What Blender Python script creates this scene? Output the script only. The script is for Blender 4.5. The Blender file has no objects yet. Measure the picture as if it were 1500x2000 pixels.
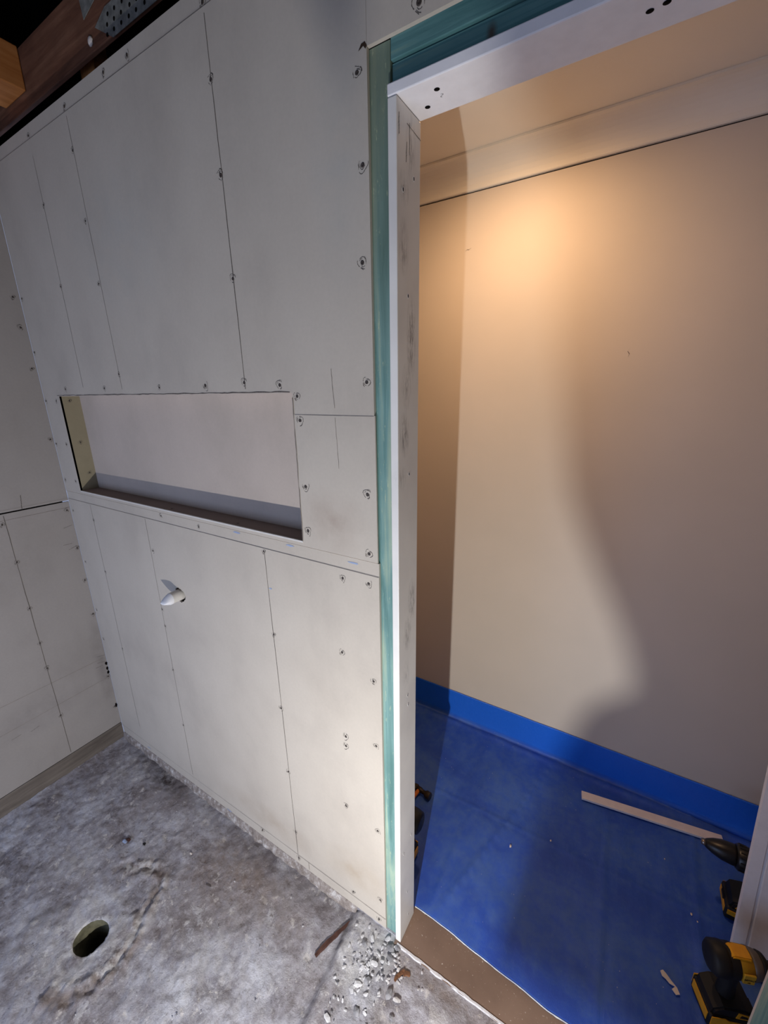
import bpy, bmesh, math, random
from mathutils import Vector, Matrix, noise
random.seed(7)
PI = math.pi
SC = bpy.context.scene
COL = SC.collection

# ------------------------------------------------------------------ camera
def set_camera():
    yaw, pitch, roll = 0.5525, -0.2871, -0.0152
    f = Vector((-math.sin(yaw)*math.cos(pitch), math.cos(yaw)*math.cos(pitch), math.sin(pitch)))
    r = Vector((math.cos(yaw), math.sin(yaw), 0)); u = r.cross(f)
    c, s = math.cos(roll), math.sin(roll)
    r2 = c*r + s*u; u2 = -s*r + c*u
    cam = bpy.data.cameras.new('camera'); o = bpy.data.objects.new('camera', cam); COL.objects.link(o)
    cam.sensor_fit = 'HORIZONTAL'; cam.sensor_width = 36; cam.lens = 803.65/1500*36
    cam.clip_start = .02
    o.matrix_world = Matrix(((r2.x, u2.x, -f.x, 1.9679), (r2.y, u2.y, -f.y, -0.7184), (r2.z, u2.z, -f.z, 1.5947), (0, 0, 0, 1)))
    SC.camera = o
set_camera()

# ------------------------------------------------------------------ world, lights, exposure
w = bpy.data.worlds.new('world'); SC.world = w; w.use_nodes = True
w.node_tree.nodes['Background'].inputs[0].default_value = (.42, .5, .75, 1)
w.node_tree.nodes['Background'].inputs[1].default_value = .6
SC.view_settings.view_transform = 'Standard'; SC.view_settings.look = 'None'
SC.view_settings.exposure = 0.0; SC.view_settings.gamma = 1; SC.view_settings.use_curve_mapping = False

def lamp(name, kind, loc, energy, color, **kw):
    l = bpy.data.lights.new(name, kind); l.energy = energy; l.color = color
    for k, v in kw.items():
        if k not in ('rot', 'look'): setattr(l, k, v)
    o = bpy.data.objects.new(name, l); COL.objects.link(o); o.location = loc
    if 'look' in kw:
        o.rotation_euler = (Vector(kw['look'])-Vector(loc)).to_track_quat('-Z', 'Y').to_euler()
    return o
LAMP = Vector((1.82, -.84, .48))
# daylight through the open back doorway of the bathroom
DAY = lamp('daylight', 'AREA', (.80, -2.42, .75), 20, (.43, .60, 1.0), shape='RECTANGLE', size=1.1, size_y=1.3, look=(.75, -.6, .1))
# bare work lamp standing on the concrete just below the camera
WORK = lamp('work_lamp_light', 'POINT', LAMP, 52, (.98, .97, .95), shadow_soft_size=.006)
# warm downlight recessed in the ceiling of the far room
DOWN = lamp('downlight_light', 'SPOT', (1.55, .52, 2.335), 31, (1.0, .63, .355), spot_size=math.radians(178), spot_blend=1.0, shadow_soft_size=.035, look=(1.55, .80, 0))

# ------------------------------------------------------------------ materials
def sc(c):
    return tuple(((v/255)/12.92 if v/255 <= .04045 else ((v/255+.055)/1.055)**2.4) for v in c)+(1,)
class NT:
    def __init__(s, name, rough=.8, spec=.3, metal=0):
        s.m = bpy.data.materials.new(name); s.m.use_nodes = True; s.t = s.m.node_tree
        s.b = s.t.nodes['Principled BSDF']; s.b.inputs['Roughness'].default_value = rough
        s.b.inputs['Specular IOR Level'].default_value = spec; s.b.inputs['Metallic'].default_value = metal
        s.co = s.n('ShaderNodeTexCoord').outputs['Object']
    def n(s, t, **kw):
        x = s.t.nodes.new(t)
        for k, v in kw.items(): setattr(x, k, v)
        return x
    def l(s, a, b): s.t.links.new(a, b)
    def noise(s, scale, detail=4, rough=.55, stretch=None, dist=0, co=None):
        co = co or s.co
        if stretch:
            mp = s.n('ShaderNodeMapping'); mp.inputs['Scale'].default_value = stretch; s.l(co, mp.inputs[0]); co = mp.outputs[0]
        x = s.n('ShaderNodeTexNoise'); x.inputs['Scale'].default_value = scale; x.inputs['Detail'].default_value = detail
        x.inputs['Roughness'].default_value = rough; x.inputs['Distortion'].default_value = dist
        s.l(co, x.inputs['Vector']); return x.outputs['Fac']
    def ramp(s, fac, *stops):
        x = s.n('ShaderNodeValToRGB'); e = x.color_ramp.elements
        while len(e) < len(stops): e.new(.5)
        for i, (p, c) in enumerate(stops):
            e[i].position = p; e[i].color = c if len(c) == 4 else sc(c)
        s.l(fac, x.inputs[0]); return x.outputs[0]
    def mask(s, fac, a, b):
        x = s.n('ShaderNodeMapRange'); x.inputs[1].default_value = a; x.inputs[2].default_value = b; s.l(fac, x.inputs[0]); return x.outputs[0]
    def mix(s, fac, a, b, mode='MIX'):
        x = s.n('ShaderNodeMix', data_type='RGBA', blend_type=mode)
        if isinstance(fac, (int, float)): x.inputs[0].default_value = fac
        else: s.l(fac, x.inputs[0])
        for v, i in ((a, 6), (b, 7)):
            if isinstance(v, tuple): x.inputs[i].default_value = v if len(v) == 4 else sc(v)
            else: s.l(v, x.inputs[i])
        return x.outputs[2]
    def math(s, op, a, b=0):
        x = s.n('ShaderNodeMath', operation=op)
        for v, i in ((a, 0), (b, 1)):
            if isinstance(v, (int, float)): x.inputs[i].default_value = v
            else: s.l(v, x.inputs[i])
        return x.outputs[0]
    def blob(s, c, r, soft=.6):
        """1 inside an ellipsoid at c with radii r, in object coordinates"""
        a = s.n('ShaderNodeVectorMath', operation='SUBTRACT'); s.l(s.co, a.inputs[0]); a.inputs[1].default_value = c
        b = s.n('ShaderNodeVectorMath', operation='DIVIDE'); s.l(a.outputs[0], b.inputs[0]); b.inputs[1].default_value = r
        d = s.n('ShaderNodeVectorMath', operation='LENGTH'); s.l(b.outputs[0], d.inputs[0])
        return s.mask(d.outputs['Value'], 1.0, 1-soft)
    def attr(s, name):
        x = s.n('ShaderNodeAttribute'); x.attribute_name = name; return x.outputs
    def col(s, c):
        if isinstance(c, tuple): s.b.inputs['Base Color'].default_value = c if len(c) == 4 else sc(c)
        else: s.l(c, s.b.inputs['Base Color'])
        return s
    def bump(s, h, strength=.3, dist=.002):
        x = s.n('ShaderNodeBump'); x.inputs['Strength'].default_value = strength; x.inputs['Distance'].default_value = dist
        s.l(h, x.inputs['Height']); s.l(x.outputs[0], s.b.inputs['Normal']); return s
M = {}
def simple(name, c, rough=.6, spec=.4, metal=0, var=.12, scale=30):
    t = NT(name, rough, spec, metal)
    dark = tuple(int(v*(1-var)) for v in c)
    t.col(t.ramp(t.noise(scale), (.3, dark), (.7, c))); M[name] = t.m; return t.m

def sheet_mat(name, base, warm=(150, 135, 118), stains=()):
    t = NT(name, .85, .25)
    n1 = t.noise(2.2, 5, .6); n2 = t.noise(4, 6, .62, stretch=(1, 1, .7)); n3 = t.noise(120, 3, .6)
    lo = tuple(int(v*.955) for v in base); hi = tuple(min(255, int(v*1.03)) for v in base)
    c = t.ramp(n2, (.32, lo), (.5, base), (.72, hi))
    c = t.mix(t.math('MULTIPLY', t.mask(n1, .45, .75), .12), c, warm)
    c = t.mix(t.math('MULTIPLY', t.mask(n3, .35, .7), .10), c, tuple(int(v*.8) for v in base))
    for (p, r, k, sc_) in stains:
        f = t.math('MULTIPLY', t.math('MULTIPLY', t.blob(p, r, .95), k), t.mask(t.noise(14, 4), .25, .65))
        c = t.mix(f, c, sc_)
    t.col(c).bump(n3, .12, .0008); M[name] = t.m
sheet_mat('fibre_cement', (189, 180, 168), stains=[((1.384, 0, 1.30), (.11, .05, .09), .5, (140, 118, 104)), ((1.03, 0, .12), (.3, .05, .07), .45, (150, 130, 110)), ((1.40, 0, .16), (.14, .05, .09), .45, (160, 140, 115)), ((.7, 0, 2.0), (.3, .1, .22), .2, (150, 165, 170)), ((1.44, 0, 2.02), (.08, .1, .3), .25, (150, 162, 165))])
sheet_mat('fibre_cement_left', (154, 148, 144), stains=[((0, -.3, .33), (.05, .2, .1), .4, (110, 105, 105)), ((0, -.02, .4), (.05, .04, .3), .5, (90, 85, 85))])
sheet_mat('niche_lining', (190, 177, 166)); sheet_mat('niche_side_board', (150, 140, 116), warm=(120, 112, 88)); sheet_mat('niche_shelf', (140, 126, 122))
def wood(name, a, b, c2, grain=(40, 40, 2), rough=.7, knots=()):
    t = NT(name, rough, .3)
    g = t.noise(1, 6, .65, stretch=grain, dist=.6); n = t.noise(5, 4)
    c = t.ramp(g, (.3, a), (.5, b), (.72, c2))
    c = t.mix(t.math('MULTIPLY', t.mask(n, .4, .7), .5), c, a)
    if name == 'teal_timber_upright':
        c = t.mix(t.math('MULTIPLY', t.blob((1.53, 0, 2.12), (.2, .2, .55), .9), .75), c, (104, 112, 92))
        c = t.mix(t.math('MULTIPLY', t.mask(t.noise(1, 5, .8, stretch=(150, 150, 26)), .60, .68), .6), c, (196, 200, 160))
    for p, r in knots: c = t.mix(t.math('MULTIPLY', t.blob(p, r, .7), .85), c, (70, 48, 34))
    t.col(c).bump(g, .25, .001); M[name] = t.m
wood('teal_timber_upright', (74, 112, 108), (116, 152, 148), (170, 184, 158))
wood('teal_timber_lintel', (54, 96, 98), (92, 134, 134), (128, 152, 132), grain=(2, 40, 60), knots=[((1.71, 0, 2.083), (.010, .05, .017))])
wood('brown_joist', (78, 50, 38), (120, 80, 60), (150, 108, 84), grain=(2.5, 30, 30))
wood('orange_joist', (140, 84, 40), (184, 120, 66), (206, 146, 90), grain=(30, 3, 30))
wood('bottom_plate', (84, 76, 70), (112, 103, 95), (134, 125, 116), grain=(30, 3, 30))
wood('dark_splinter', (50, 32, 28), (80, 52, 44), (100, 72, 60), grain=(20, 20, 20))
def primed():
    t = NT('white_primed', .45, .4)
    n = t.noise(6, 3)
    c = t.ramp(n, (.3, (214, 210, 206)), (.7, (230, 227, 222)))
    streak = t.mask(t.noise(1, 6, .8, stretch=(160, 160, 30)), .44, .60)
    for z, y, rz, k in ((1.995, .045, .06, .45), (1.93, .02, .03, .6), (1.84, .02, .05, .6), (1.69, .05, .09, .85), (1.60, .03, .05, .5), (1.507, .022, .05, .9), (1.12, .058, .06, .75), (1.04, .036, .05, .7), (.93, .03, .05, .3), (1.42, .01, .03, .4)):
        c = t.mix(t.math('MULTIPLY', t.math('MULTIPLY', t.blob((1.563, y, z), (.02, .022, rz), .9), streak), k), c, (70, 64, 62))
    t.col(c); M['white_primed'] = t.m
primed()
simple('white_primed_plain', (236, 234, 236), .5, .4, var=.04)
simple('white_board', (232, 222, 216), .6, .3, var=.05)
def paint(name, c, bump=.06):
    t = NT(name, .7, .3); n = t.noise(180, 3)
    t.col(t.ramp(t.noise(3, 3), (.3, tuple(int(v*.975) for v in c)), (.7, c))).bump(n, bump, .0008); M[name] = t.m
paint('beige_paint', (208, 196, 182)); paint('cream_ceiling_paint', (236, 228, 214), .25); paint('cornice_paint', (236, 228, 214), .05)
def concrete():
    t = NT('rough_concrete', .9, .2)
    a = t.attr('mask')
    sep = t.n('ShaderNodeSeparateColor'); t.l(a['Color'], sep.inputs[0])
    fine = t.noise(70, 8, .75); mid = t.noise(9, 8, .70, dist=.2); big = t.noise(3.0, 4)
    scr = t.noise(1, 7, .72, stretch=(48, 20, 20), dist=.25); pat = t.noise(15, 10, .76, dist=.35)
    c = t.ramp(mid, (.34, (112, 106, 110)), (.45, (152, 148, 154)), (.54, (174, 172, 180)), (.68, (204, 204, 212)))
    c = t.mix(t.math('MULTIPLY', t.mask(big, .44, .62), .42), c, (130, 116, 110))
    c = t.mix(t.math('MULTIPLY', t.mask(pat, .57, .62), .6), c, (206, 203, 205))
    c = t.mix(t.math('MULTIPLY', t.mask(t.noise(26, 6, .7), .61, .65), .7), c, (214, 208, 204))
    c = t.mix(t.math('MULTIPLY', t.mask(t.noise(20, 7, .75), .37, .32), .7), c, (84, 70, 64))
    c = t.mix(t.math('MULTIPLY', t.mask(pat, .44, .33), .6), c, (98, 88, 86))
    c = t.mix(t.math('MULTIPLY', t.mask(fine, .54, .70), .6), c, (206, 203, 205))
    c = t.mix(t.math('MULTIPLY', t.mask(fine, .45, .30), .7), c, (76, 68, 66))
    c = t.mix(t.math('MULTIPLY', t.mask(scr, .60, .70), .3), c, (206, 204, 208))
    c = t.mix(t.math('MULTIPLY', t.mask(scr, .36, .28), .4), c, (78, 70, 70))
    dk = t.math('MULTIPLY', sep.outputs[0], t.mask(t.noise(35, 6, .75), .3, .58))
    wt = t.math('MULTIPLY', sep.outputs[1], t.mask(t.noise(28, 6, .75), .40, .56))
    br = t.math('MULTIPLY', sep.outputs[2], t.mask(t.noise(18, 5, .7), .3, .6))
    c = t.mix(t.math('MULTIPLY', br, .75), c, (128, 108, 92)); c = t.mix(t.math('MULTIPLY', dk, .92), c, (54, 42, 38)); c = t.mix(t.math('MULTIPLY', wt, .9), c, (216, 213, 212))
    t.col(c)
    h = t.math('ADD', t.math('MULTIPLY', fine, .7), t.math('ADD', t.math('ADD', mid, pat), t.math('MULTIPLY', scr, .5)))
    t.bump(h, .8, .007); M['rough_concrete'] = t.m
concrete()
def tarp():
    t = NT('blue_tarp', .38, .45)
    wv = t.n('ShaderNodeTexWave', wave_type='BANDS', bands_direction='X'); wv.inputs['Scale'].default_value = 110; t.l(t.co, wv.inputs[0])
    wy = t.n('ShaderNodeTexWave', wave_type='BANDS', bands_direction='Y'); wy.inputs['Scale'].default_value = 110; t.l(t.co, wy.inputs[0])
    n1 = t.noise(5, 5, .6, dist=.5); n2 = t.noise(30, 6, .75); n3 = t.noise(1, 4, .6, stretch=(26, 4, 4))
    c = t.ramp(n1, (.3, (14, 62, 168)), (.6, (22, 80, 190)), (.8, (34, 96, 206)))
    # dust lies on the part that covers the floor, little on the turned-up edge
    sp = t.n('ShaderNodeSeparateXYZ'); t.l(t.co, sp.inputs[0])
    onfloor = t.mask(sp.outputs[2], .03, .008)
    dust = t.math('MULTIPLY', onfloor, t.math('ADD', .17, t.math('MULTIPLY', t.mask(t.math('MULTIPLY', t.math('ADD', n1, n2), .5), .44, .60), .46)))
    c = t.mix(onfloor, (34, 104, 220), c)  # turned-up edge painted a brighter blue to stand for light falling on it
    c = t.mix(dust, c, (76, 110, 172))
    specks = t.n('ShaderNodeTexVoronoi'); specks.inputs['Scale'].default_value = 55; t.l(t.co, specks.inputs[0])
    sm = t.math('MULTIPLY', t.mask(specks.outputs['Distance'], .075, .04), t.mask(t.noise(6, 2), .56, .6))
    c = t.mix(t.math('MULTIPLY', t.math('MULTIPLY', sm, .8), onfloor), c, (200, 200, 205)); t.col(c)
    t.l(t.math('ADD', .26, t.math('MULTIPLY', onfloor, .30)), t.b.inputs['Roughness'])
    crk = t.math('MULTIPLY', t.noise(1, 5, .8, stretch=(150, 60, 45)), t.math('SUBTRACT', 1.0, onfloor))
    h = t.math('ADD', t.math('ADD', t.math('MULTIPLY', t.math('ADD', wv.outputs['Fac'], wy.outputs['Fac']), .05), t.math('MULTIPLY', crk, .9)), t.math('ADD', t.math('MULTIPLY', n2, .3), n3))
    t.bump(h, .5, .005); M['blue_tarp'] = t.m
tarp()
t = NT('sill_board', .6, .35); n = t.noise(60, 5, .7)
c = t.ramp(t.noise(6, 5), (.3, (112, 92, 80)), (.7, (134, 112, 98)))
c = t.mix(t.math('MULTIPLY', t.mask(t.noise(140, 3, .8), .66, .7), .8), c, (206, 196, 186)); t.col(c).bump(n, .15, .001); M['sill_board'] = t.m
t = NT('mortar', .95, .15); c = t.ramp(t.noise(40, 6, .75), (.3, (104, 92, 84)), (.52, (150, 140, 134)), (.70, (206, 202, 200))); t.col(c).bump(t.noise(90, 5, .7), .6, .004); M['mortar'] = t.m
simple('pencil', (142, 133, 126), .9, .2, var=.2, scale=60); simple('scribble', (104, 97, 92), .9, .2, var=.3, scale=300); simple('dark_pencil', (112, 104, 98), .9, .2, var=.3, scale=300)
simple('screw_steel', (72, 64, 60), .6, .4, .2); simple('dark_hole', (18, 15, 14), 1, .1)
simple('gap_shadow', (64, 50, 42), .9, .1)
simple('white_pvc', (212, 208, 202), .4, .45, var=.05); simple('taped_pvc', (232, 232, 236), .45, .4, var=.04)
simple('drain_pipe', (128, 124, 100), .8, .2, var=.45, scale=25); simple('galvanised', (146, 146, 140), .6, .4, .2, var=.3, scale=60)
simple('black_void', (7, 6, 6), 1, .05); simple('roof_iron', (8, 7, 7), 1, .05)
simple('black_rubber', (26, 25, 26), .55, .35, var=.3); simple('tool_yellow', (226, 160, 24), .45, .45, var=.12)
simple('tool_yellow_label', (200, 158, 40), .5, .4, var=.15); simple('tool_grey', (104, 98, 96), .5, .45, .2); simple('tool_steel', (150, 140, 134), .3, .5, .9)
simple('chuck_black', (36, 33, 33), .35, .5, .3); simple('hammer_steel', (58, 48, 42), .5, .5, .5); simple('orange_plastic', (214, 120, 50), .5, .4)
simple('blue_chalk', (158, 172, 202), .9, .2, var=.1); simple('paper_white', (224, 212, 202), .8, .2); simple('plaster_chip', (216, 214, 216), .8, .3, var=.12, scale=80)
simple('grey_chip', (158, 156, 160), .9, .3, var=.3, scale=80); simple('rust', (132, 92, 66), .9, .2, var=.35); simple('frayed_white', (206, 210, 214), .8, .2)
simple('lamp_black', (30, 30, 32), .5, .4); simple('blocker_brown', (120, 104, 90), .95, .1)  # the brown colours the added shadow blocker by the lamp
t = NT('lamp_bulb'); t.b.inputs['Emission Color'].default_value = (1, .86, .68, 1); t.b.inputs['Emission Strength'].default_value = 4; M['lamp_bulb'] = t.m
t = NT('downlight_lens'); t.b.inputs['Emission Color'].default_value = (1, .66, .34, 1); t.b.inputs['Emission Strength'].default_value = 3; M['downlight_lens'] = t.m

# ------------------------------------------------------------------ builders
def obj(name, mesh, mat=None, parent=None, loc=None, smooth=False):
    if isinstance(mesh, bmesh.types.BMesh):
        bmesh.ops.recalc_face_normals(mesh, faces=mesh.faces)
        me = bpy.data.meshes.new(name); mesh.to_mesh(me); mesh.free()
    else: me = mesh
    for m in (mat if isinstance(mat, (list, tuple)) else [mat] if mat else []):
        me.materials.append(M[m])
    if smooth:
        for p in me.polygons: p.use_smooth = True
    o = bpy.data.objects.new(name, me); COL.objects.link(o)
    if parent: o.parent = parent
    if loc: o.location = loc
    return o
def empty(name, loc=(0, 0, 0), **props):
    o = bpy.data.objects.new(name, None); COL.objects.link(o); o.location = loc; o.empty_display_size = .05
    for k, v in props.items(): o[k] = v
    return o
def tag(o, label, cat, group=None):
    o['label'] = label; o['category'] = cat
    if group: o['group'] = group
    return o
def struct(o, label=None):
    o['kind'] = 'structure'
    if label: o['label'] = label
    return o
def box(a, b, bevel=0, seg=2, bm=None):
    bm = bm or bmesh.new()
    x0, y0, z0 = a; x1, y1, z1 = b
    r = bmesh.ops.create_cube(bm, size=1)
    for v in r['verts']: v.co = Vector(((x0+x1)/2+v.co.x*(x1-x0), (y0+y1)/2+v.co.y*(y1-y0), (z0+z1)/2+v.co.z*(z1-z0)))
    if bevel:
        es = {e for v in r['verts'] for e in v.link_edges}
        bmesh.ops.bevel(bm, geom=list(es), offset=bevel, segments=seg, affect='EDGES', profile=.5)
    return bm
def lathe(profile, axis='Z', seg=32, bm=None, origin=(0, 0, 0), cap=True, mi=None):
    """profile: list of (r, h); optional mi list gives a material index per ring span"""
    bm = bm or bmesh.new(); rings = []
    for r, h in profile:
        ring = []
        for k in range(seg):
            a = 2*PI*k/seg; p = (r*math.cos(a), r*math.sin(a), h)
            if axis == 'X': p = (p[2], p[0], p[1])
            if axis == 'Y': p = (p[0], p[2], p[1])
            ring.append(bm.verts.new(Vector(p)+Vector(origin)))
        rings.append(ring)
    for i in range(len(rings)-1):
        for k in range(seg):
            f = bm.faces.new((rings[i][k], rings[i][(k+1) % seg], rings[i+1][(k+1) % seg], rings[i+1][k])); f.smooth = True
            if mi: f.material_index = mi[i]
    if cap:
        f = bm.faces.new(rings[0]); f2 = bm.faces.new(rings[-1])
        if mi: f.material_index = mi[0]; f2.material_index = mi[-1]
    return bm
def prism(pts, h0, h1, plane='XZ', bevel=0, bm=None):
    """extrude a 2D outline; plane XZ extrudes along y, XY along z, YZ along x"""
    bm = bm or bmesh.new()
    def P(p, h): return {'XZ': (p[0], h, p[1]), 'XY': (p[0], p[1], h), 'YZ': (h, p[0], p[1])}[plane]
    A = [bm.verts.new(P(p, h0)) for p in pts]; B = [bm.verts.new(P(p, h1)) for p in pts]
    fs = [bm.faces.new(A), bm.faces.new(B[::-1])]
    for i in range(len(pts)): bm.faces.new((A[i], B[i], B[(i+1) % len(pts)], A[(i+1) % len(pts)]))
    if bevel: bmesh.ops.bevel(bm, geom=list({e for f in fs for e in f.edges}), offset=bevel, segments=2, affect='EDGES')
    return bm
def copy_of(src, parent=None, loc=None, rot=None, scale=None):
    o = src.copy(); COL.objects.link(o)
    if parent: o.parent = parent
    if loc is not None: o.location = loc
    if rot is not None: o.rotation_euler = rot
    if scale is not None: o.scale = scale if not isinstance(scale, float) else (scale,)*3
    return o
def sheet_panel(name, mat, parent, x0, x1, z0, z1, tapers=(), hole=None, t=.007, axis='y', sgn=1, jitter=.0, ring=None):
    """A wall sheet whose face is the plane axis=0 with shallow recessed edges (tapers: list of (z_edge, z_inner)),
    an optional rectangular hole (xa, xb, za, zb) or round ragged hole ring=(cx, cz, r)."""
    xs = {x0, x1}; zs = {z0, z1}
    for a, b in tapers: zs |= {a, b, b+(.002 if a > b else -.002)*-1}
    if hole: xs |= {hole[0], hole[1]}; zs |= {hole[2], hole[3]}
    if ring: s = .045; xs |= {ring[0]-s, ring[0]+s}; zs |= {ring[1]-s, ring[1]+s}
    xs = sorted(x for x in xs if x0 <= x <= x1); zs = sorted(z for z in zs if z0 <= z <= z1)
    def depth(z):
        for a, b in tapers:
            lo, hi = min(a, b), max(a, b)
            if lo-1e-6 <= z <= hi+1e-6: return .0015*(1 if abs(z-b) > 1e-6 else .8)
        return 0
    bm = bmesh.new(); F = {}; B = {}
    def v(i, j, front):
        D = F if front else B
        if (i, j) not in D:
            d = depth(zs[j]) if front else t
            D[(i, j)] = bm.verts.new((xs[i], d, zs[j]))
        return D[(i, j)]
    solid = {}
    for i in range(len(xs)-1):
        for j in range(len(zs)-1):
            cx = (xs[i]+xs[i+1])/2; cz = (zs[j]+zs[j+1])/2
            s_ = True
            if hole and hole[0] < cx < hole[1] and hole[2] < cz < hole[3]: s_ = False
            if ring and abs(cx-ring[0]) < .045 and abs(cz-ring[1]) < .045: s_ = 'ring'
            solid[(i, j)] = s_
    for (i, j), s_ in solid.items():
        if s_ is True:
            bm.faces.new((v(i, j, 1), v(i+1, j, 1), v(i+1, j+1, 1), v(i, j+1, 1)))
            bm.faces.new((v(i, j, 0), v(i, j+1, 0), v(i+1, j+1, 0), v(i+1, j, 0)))
        elif s_ == 'ring':
            for front in (1, 0):
                q = [v(i, j, front), v(i+1, j, front), v(i+1, j+1, front), v(i, j+1, front)]
                N = 32; rr = []
                for k in range(N):
                    a = -3*PI/4+2*PI*k/N
                    r = ring[2]*(1+.10*math.sin(3*a+1)+.05*math.sin(11*a))
                    rr.append(bm.verts.new((ring[0]+r*math.cos(a), 0 if front else t, ring[1]+r*math.sin(a))))
                for s4 in range(4):
                    arc = [rr[(s4*8+k) % N] for k in range(9)]
                    bm.faces.new([q[s4], q[(s4+1) % 4]]+arc[::-1])
                if front: keep = rr
            for k in range(N): bm.faces.new((keep[k], keep[(k+1) % N], rr[(k+1) % N], rr[k]))
        if s_:
            for di, dj, a, b in ((-1, 0, (i, j), (i, j+1)), (1, 0, (i+1, j), (i+1, j+1)), (0, -1, (i, j), (i+1, j)), (0, 1, (i, j+1), (i+1, j+1))):
                if not solid.get((i+di, j+dj)):
                    bm.faces.new((v(*a, 1), v(*b, 1), v(*b, 0), v(*a, 0)))
    return obj(name, bm, mat, parent)
def pencil_line(parent, p, q, width=.0016, mat='pencil', n='y'):
    """thin drawn line lying on the wall from p to q ((a,z) pairs), slightly wandering"""
    bm = bmesh.new(); N = 14; last = None
    for k in range(N+1):
        f = k/N; a = p[0]+(q[0]-p[0])*f+random.uniform(-.0006, .0006); z = p[1]+(q[1]-p[1])*f
        d = Vector((q[0]-p[0], q[1]-p[1])).normalized(); nx, nz = -d.y, d.x; w2 = width*random.uniform(.35, .6)
        P = []
        for s in (-1, 1):
            c = (a+nx*w2*s, z+nz*w2*s)
            P.append(bm.verts.new((c[0], -.0004, c[1]) if n == 'y' else (.0004, c[0], c[1])))
        if last: bm.faces.new((last[0], last[1], P[1], P[0]))
        last = P
    return obj('pencil_line', bm, mat, parent)

# ------------------------------------------------------------------ setting: partition wall with the niche
W = 1.508
wall = struct(empty('wall_front'), 'grey fibre cement sheeted partition wall with a recessed niche and doorway')
NX0, NX1, NZ0, NZ1, ND = .1287, 1.2859, 1.235, 1.5933, .0662
PX, PZ = .699, .931
low = sheet_panel('wall_sheet', 'fibre_cement', wall, 0, W+.001, .002, 1.2205, tapers=[(1.2205, 1.19), (.002, .046)], ring=(PX, PZ, .0265))
up = sheet_panel('wall_sheet', 'fibre_cement', wall, 0, W-.003, 1.222, 2.3555, tapers=[(2.3555, 2.322)], hole=(NX0, NX1, NZ0, NZ1))
# the infill piece between the niche and the door stud sits a hair proud
inf = sheet_panel('wall_sheet', 'fibre_cement', wall, NX1+.001, W-.001, 1.2225, 1.5455, t=.004)
inf.location.y = -.0005
hs = sheet_panel('wall_sheet', 'fibre_cement', wall, 1.5055, 3.0, 2.131, 2.3555)
obj('wall_sheet', box((1.5055, 0, 2.3575), (3.0, .007, 2.75)), 'fibre_cement', wall)
obj('wall_sheet', box((2.361, .0, 0), (3.0, .007, 2.13)), 'fibre_cement', wall)
obj('wall_sheet', box((-.2, .076, 0), (1.5453, .083, 2.35)), 'beige_paint', wall)
obj('wall_sheet', box((2.315, .0765, 0), (3.0, .0835, 2.35)), 'beige_paint', wall)
obj('wall_sheet', box((1.5453, .0765, 2.0685), (2.315, .0835, 2.35)), 'beige_paint', wall)
# niche lining
obj('niche_back', box((NX0-.01, ND, NZ0-.01), (NX1+.01, ND+.006, NZ1+.01)), 'niche_lining', wall)
nb = obj('niche_shelf', box((NX0, .0015, NZ0-.006), (NX1, ND, NZ0)), 'niche_shelf', wall); nb['label'] = 'darker shelf board of the niche'
ns = obj('niche_side', box((NX0-.006, .0005, NZ0), (NX0, ND, NZ1)), 'niche_side_board', wall); ns['label'] = 'olive grey end board of the niche'
obj('niche_side', box((NX1, .0005, NZ0), (NX1+.006, ND, NZ1)), 'niche_lining', wall)
obj('niche_top', box((NX0, .001, NZ1-.002), (NX1, ND, NZ1+.004)), 'niche_lining', wall)
e = obj('edge_strip', box((NX0, -.0012, NZ0-.0035), (NX1, .004, NZ0+.0008)), 'white_pvc', wall); e['label'] = 'thin pale edge strip along the niche shelf'
# ragged cut line above the niche
bm = bmesh.new(); last = None; x = NX0-.012
while x < NX1+.004:
    h = random.uniform(.0015, .0034); z = NZ1+.0015+random.uniform(-.0008, .0008)
    P = [bm.verts.new((x, -.0004, z-h/2)), bm.verts.new((x, -.0004, z+h/2))]
    if last: bm.faces.new((last[0], P[0], P[1], last[1]))
    last = P; x += random.uniform(.008, .03)
obj('cut_line', bm, 'dark_pencil', wall)
bm = bmesh.new(); last = None; z = NZ0
while z < NZ1+.003:
    h = random.uniform(.001, .0028); xx = NX1+.0008+random.uniform(-.0007, .0007)
    P = [bm.verts.new((xx-h/2, -.0018, z)), bm.verts.new((xx+h/2, -.0018, z))]
    if last: bm.faces.new((last[0], P[0], P[1], last[1]))
    last = P; z += random.uniform(.008, .03)
obj('cut_line', bm, 'pencil', wall)
# timbers
obj('stud', box((1.468, .0075, 0), (1.5448, .0765, 2.1305), .001), 'teal_timber_upright', wall)['label'] = 'blue-green treated pine door stud'
obj('stud', box((2.315, .0075, 0), (2.360, .0765, 2.1305), .001), 'teal_timber_upright', wall)['label'] = 'blue-green treated pine stud at the right of the doorway'
obj('lintel', box((1.5453, .008, 2.1035), (2.315, .076, 2.1965), .0012), 'teal_timber_lintel', wall)
obj('lintel', box((1.5453, .013, 2.0685), (2.315, .076, 2.1015), .0012), 'teal_timber_lintel', wall)
obj('top_plate', box((0, .0075, 2.26), (1.5, .0765, 2.34)), 'brown_joist', wall)
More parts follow.
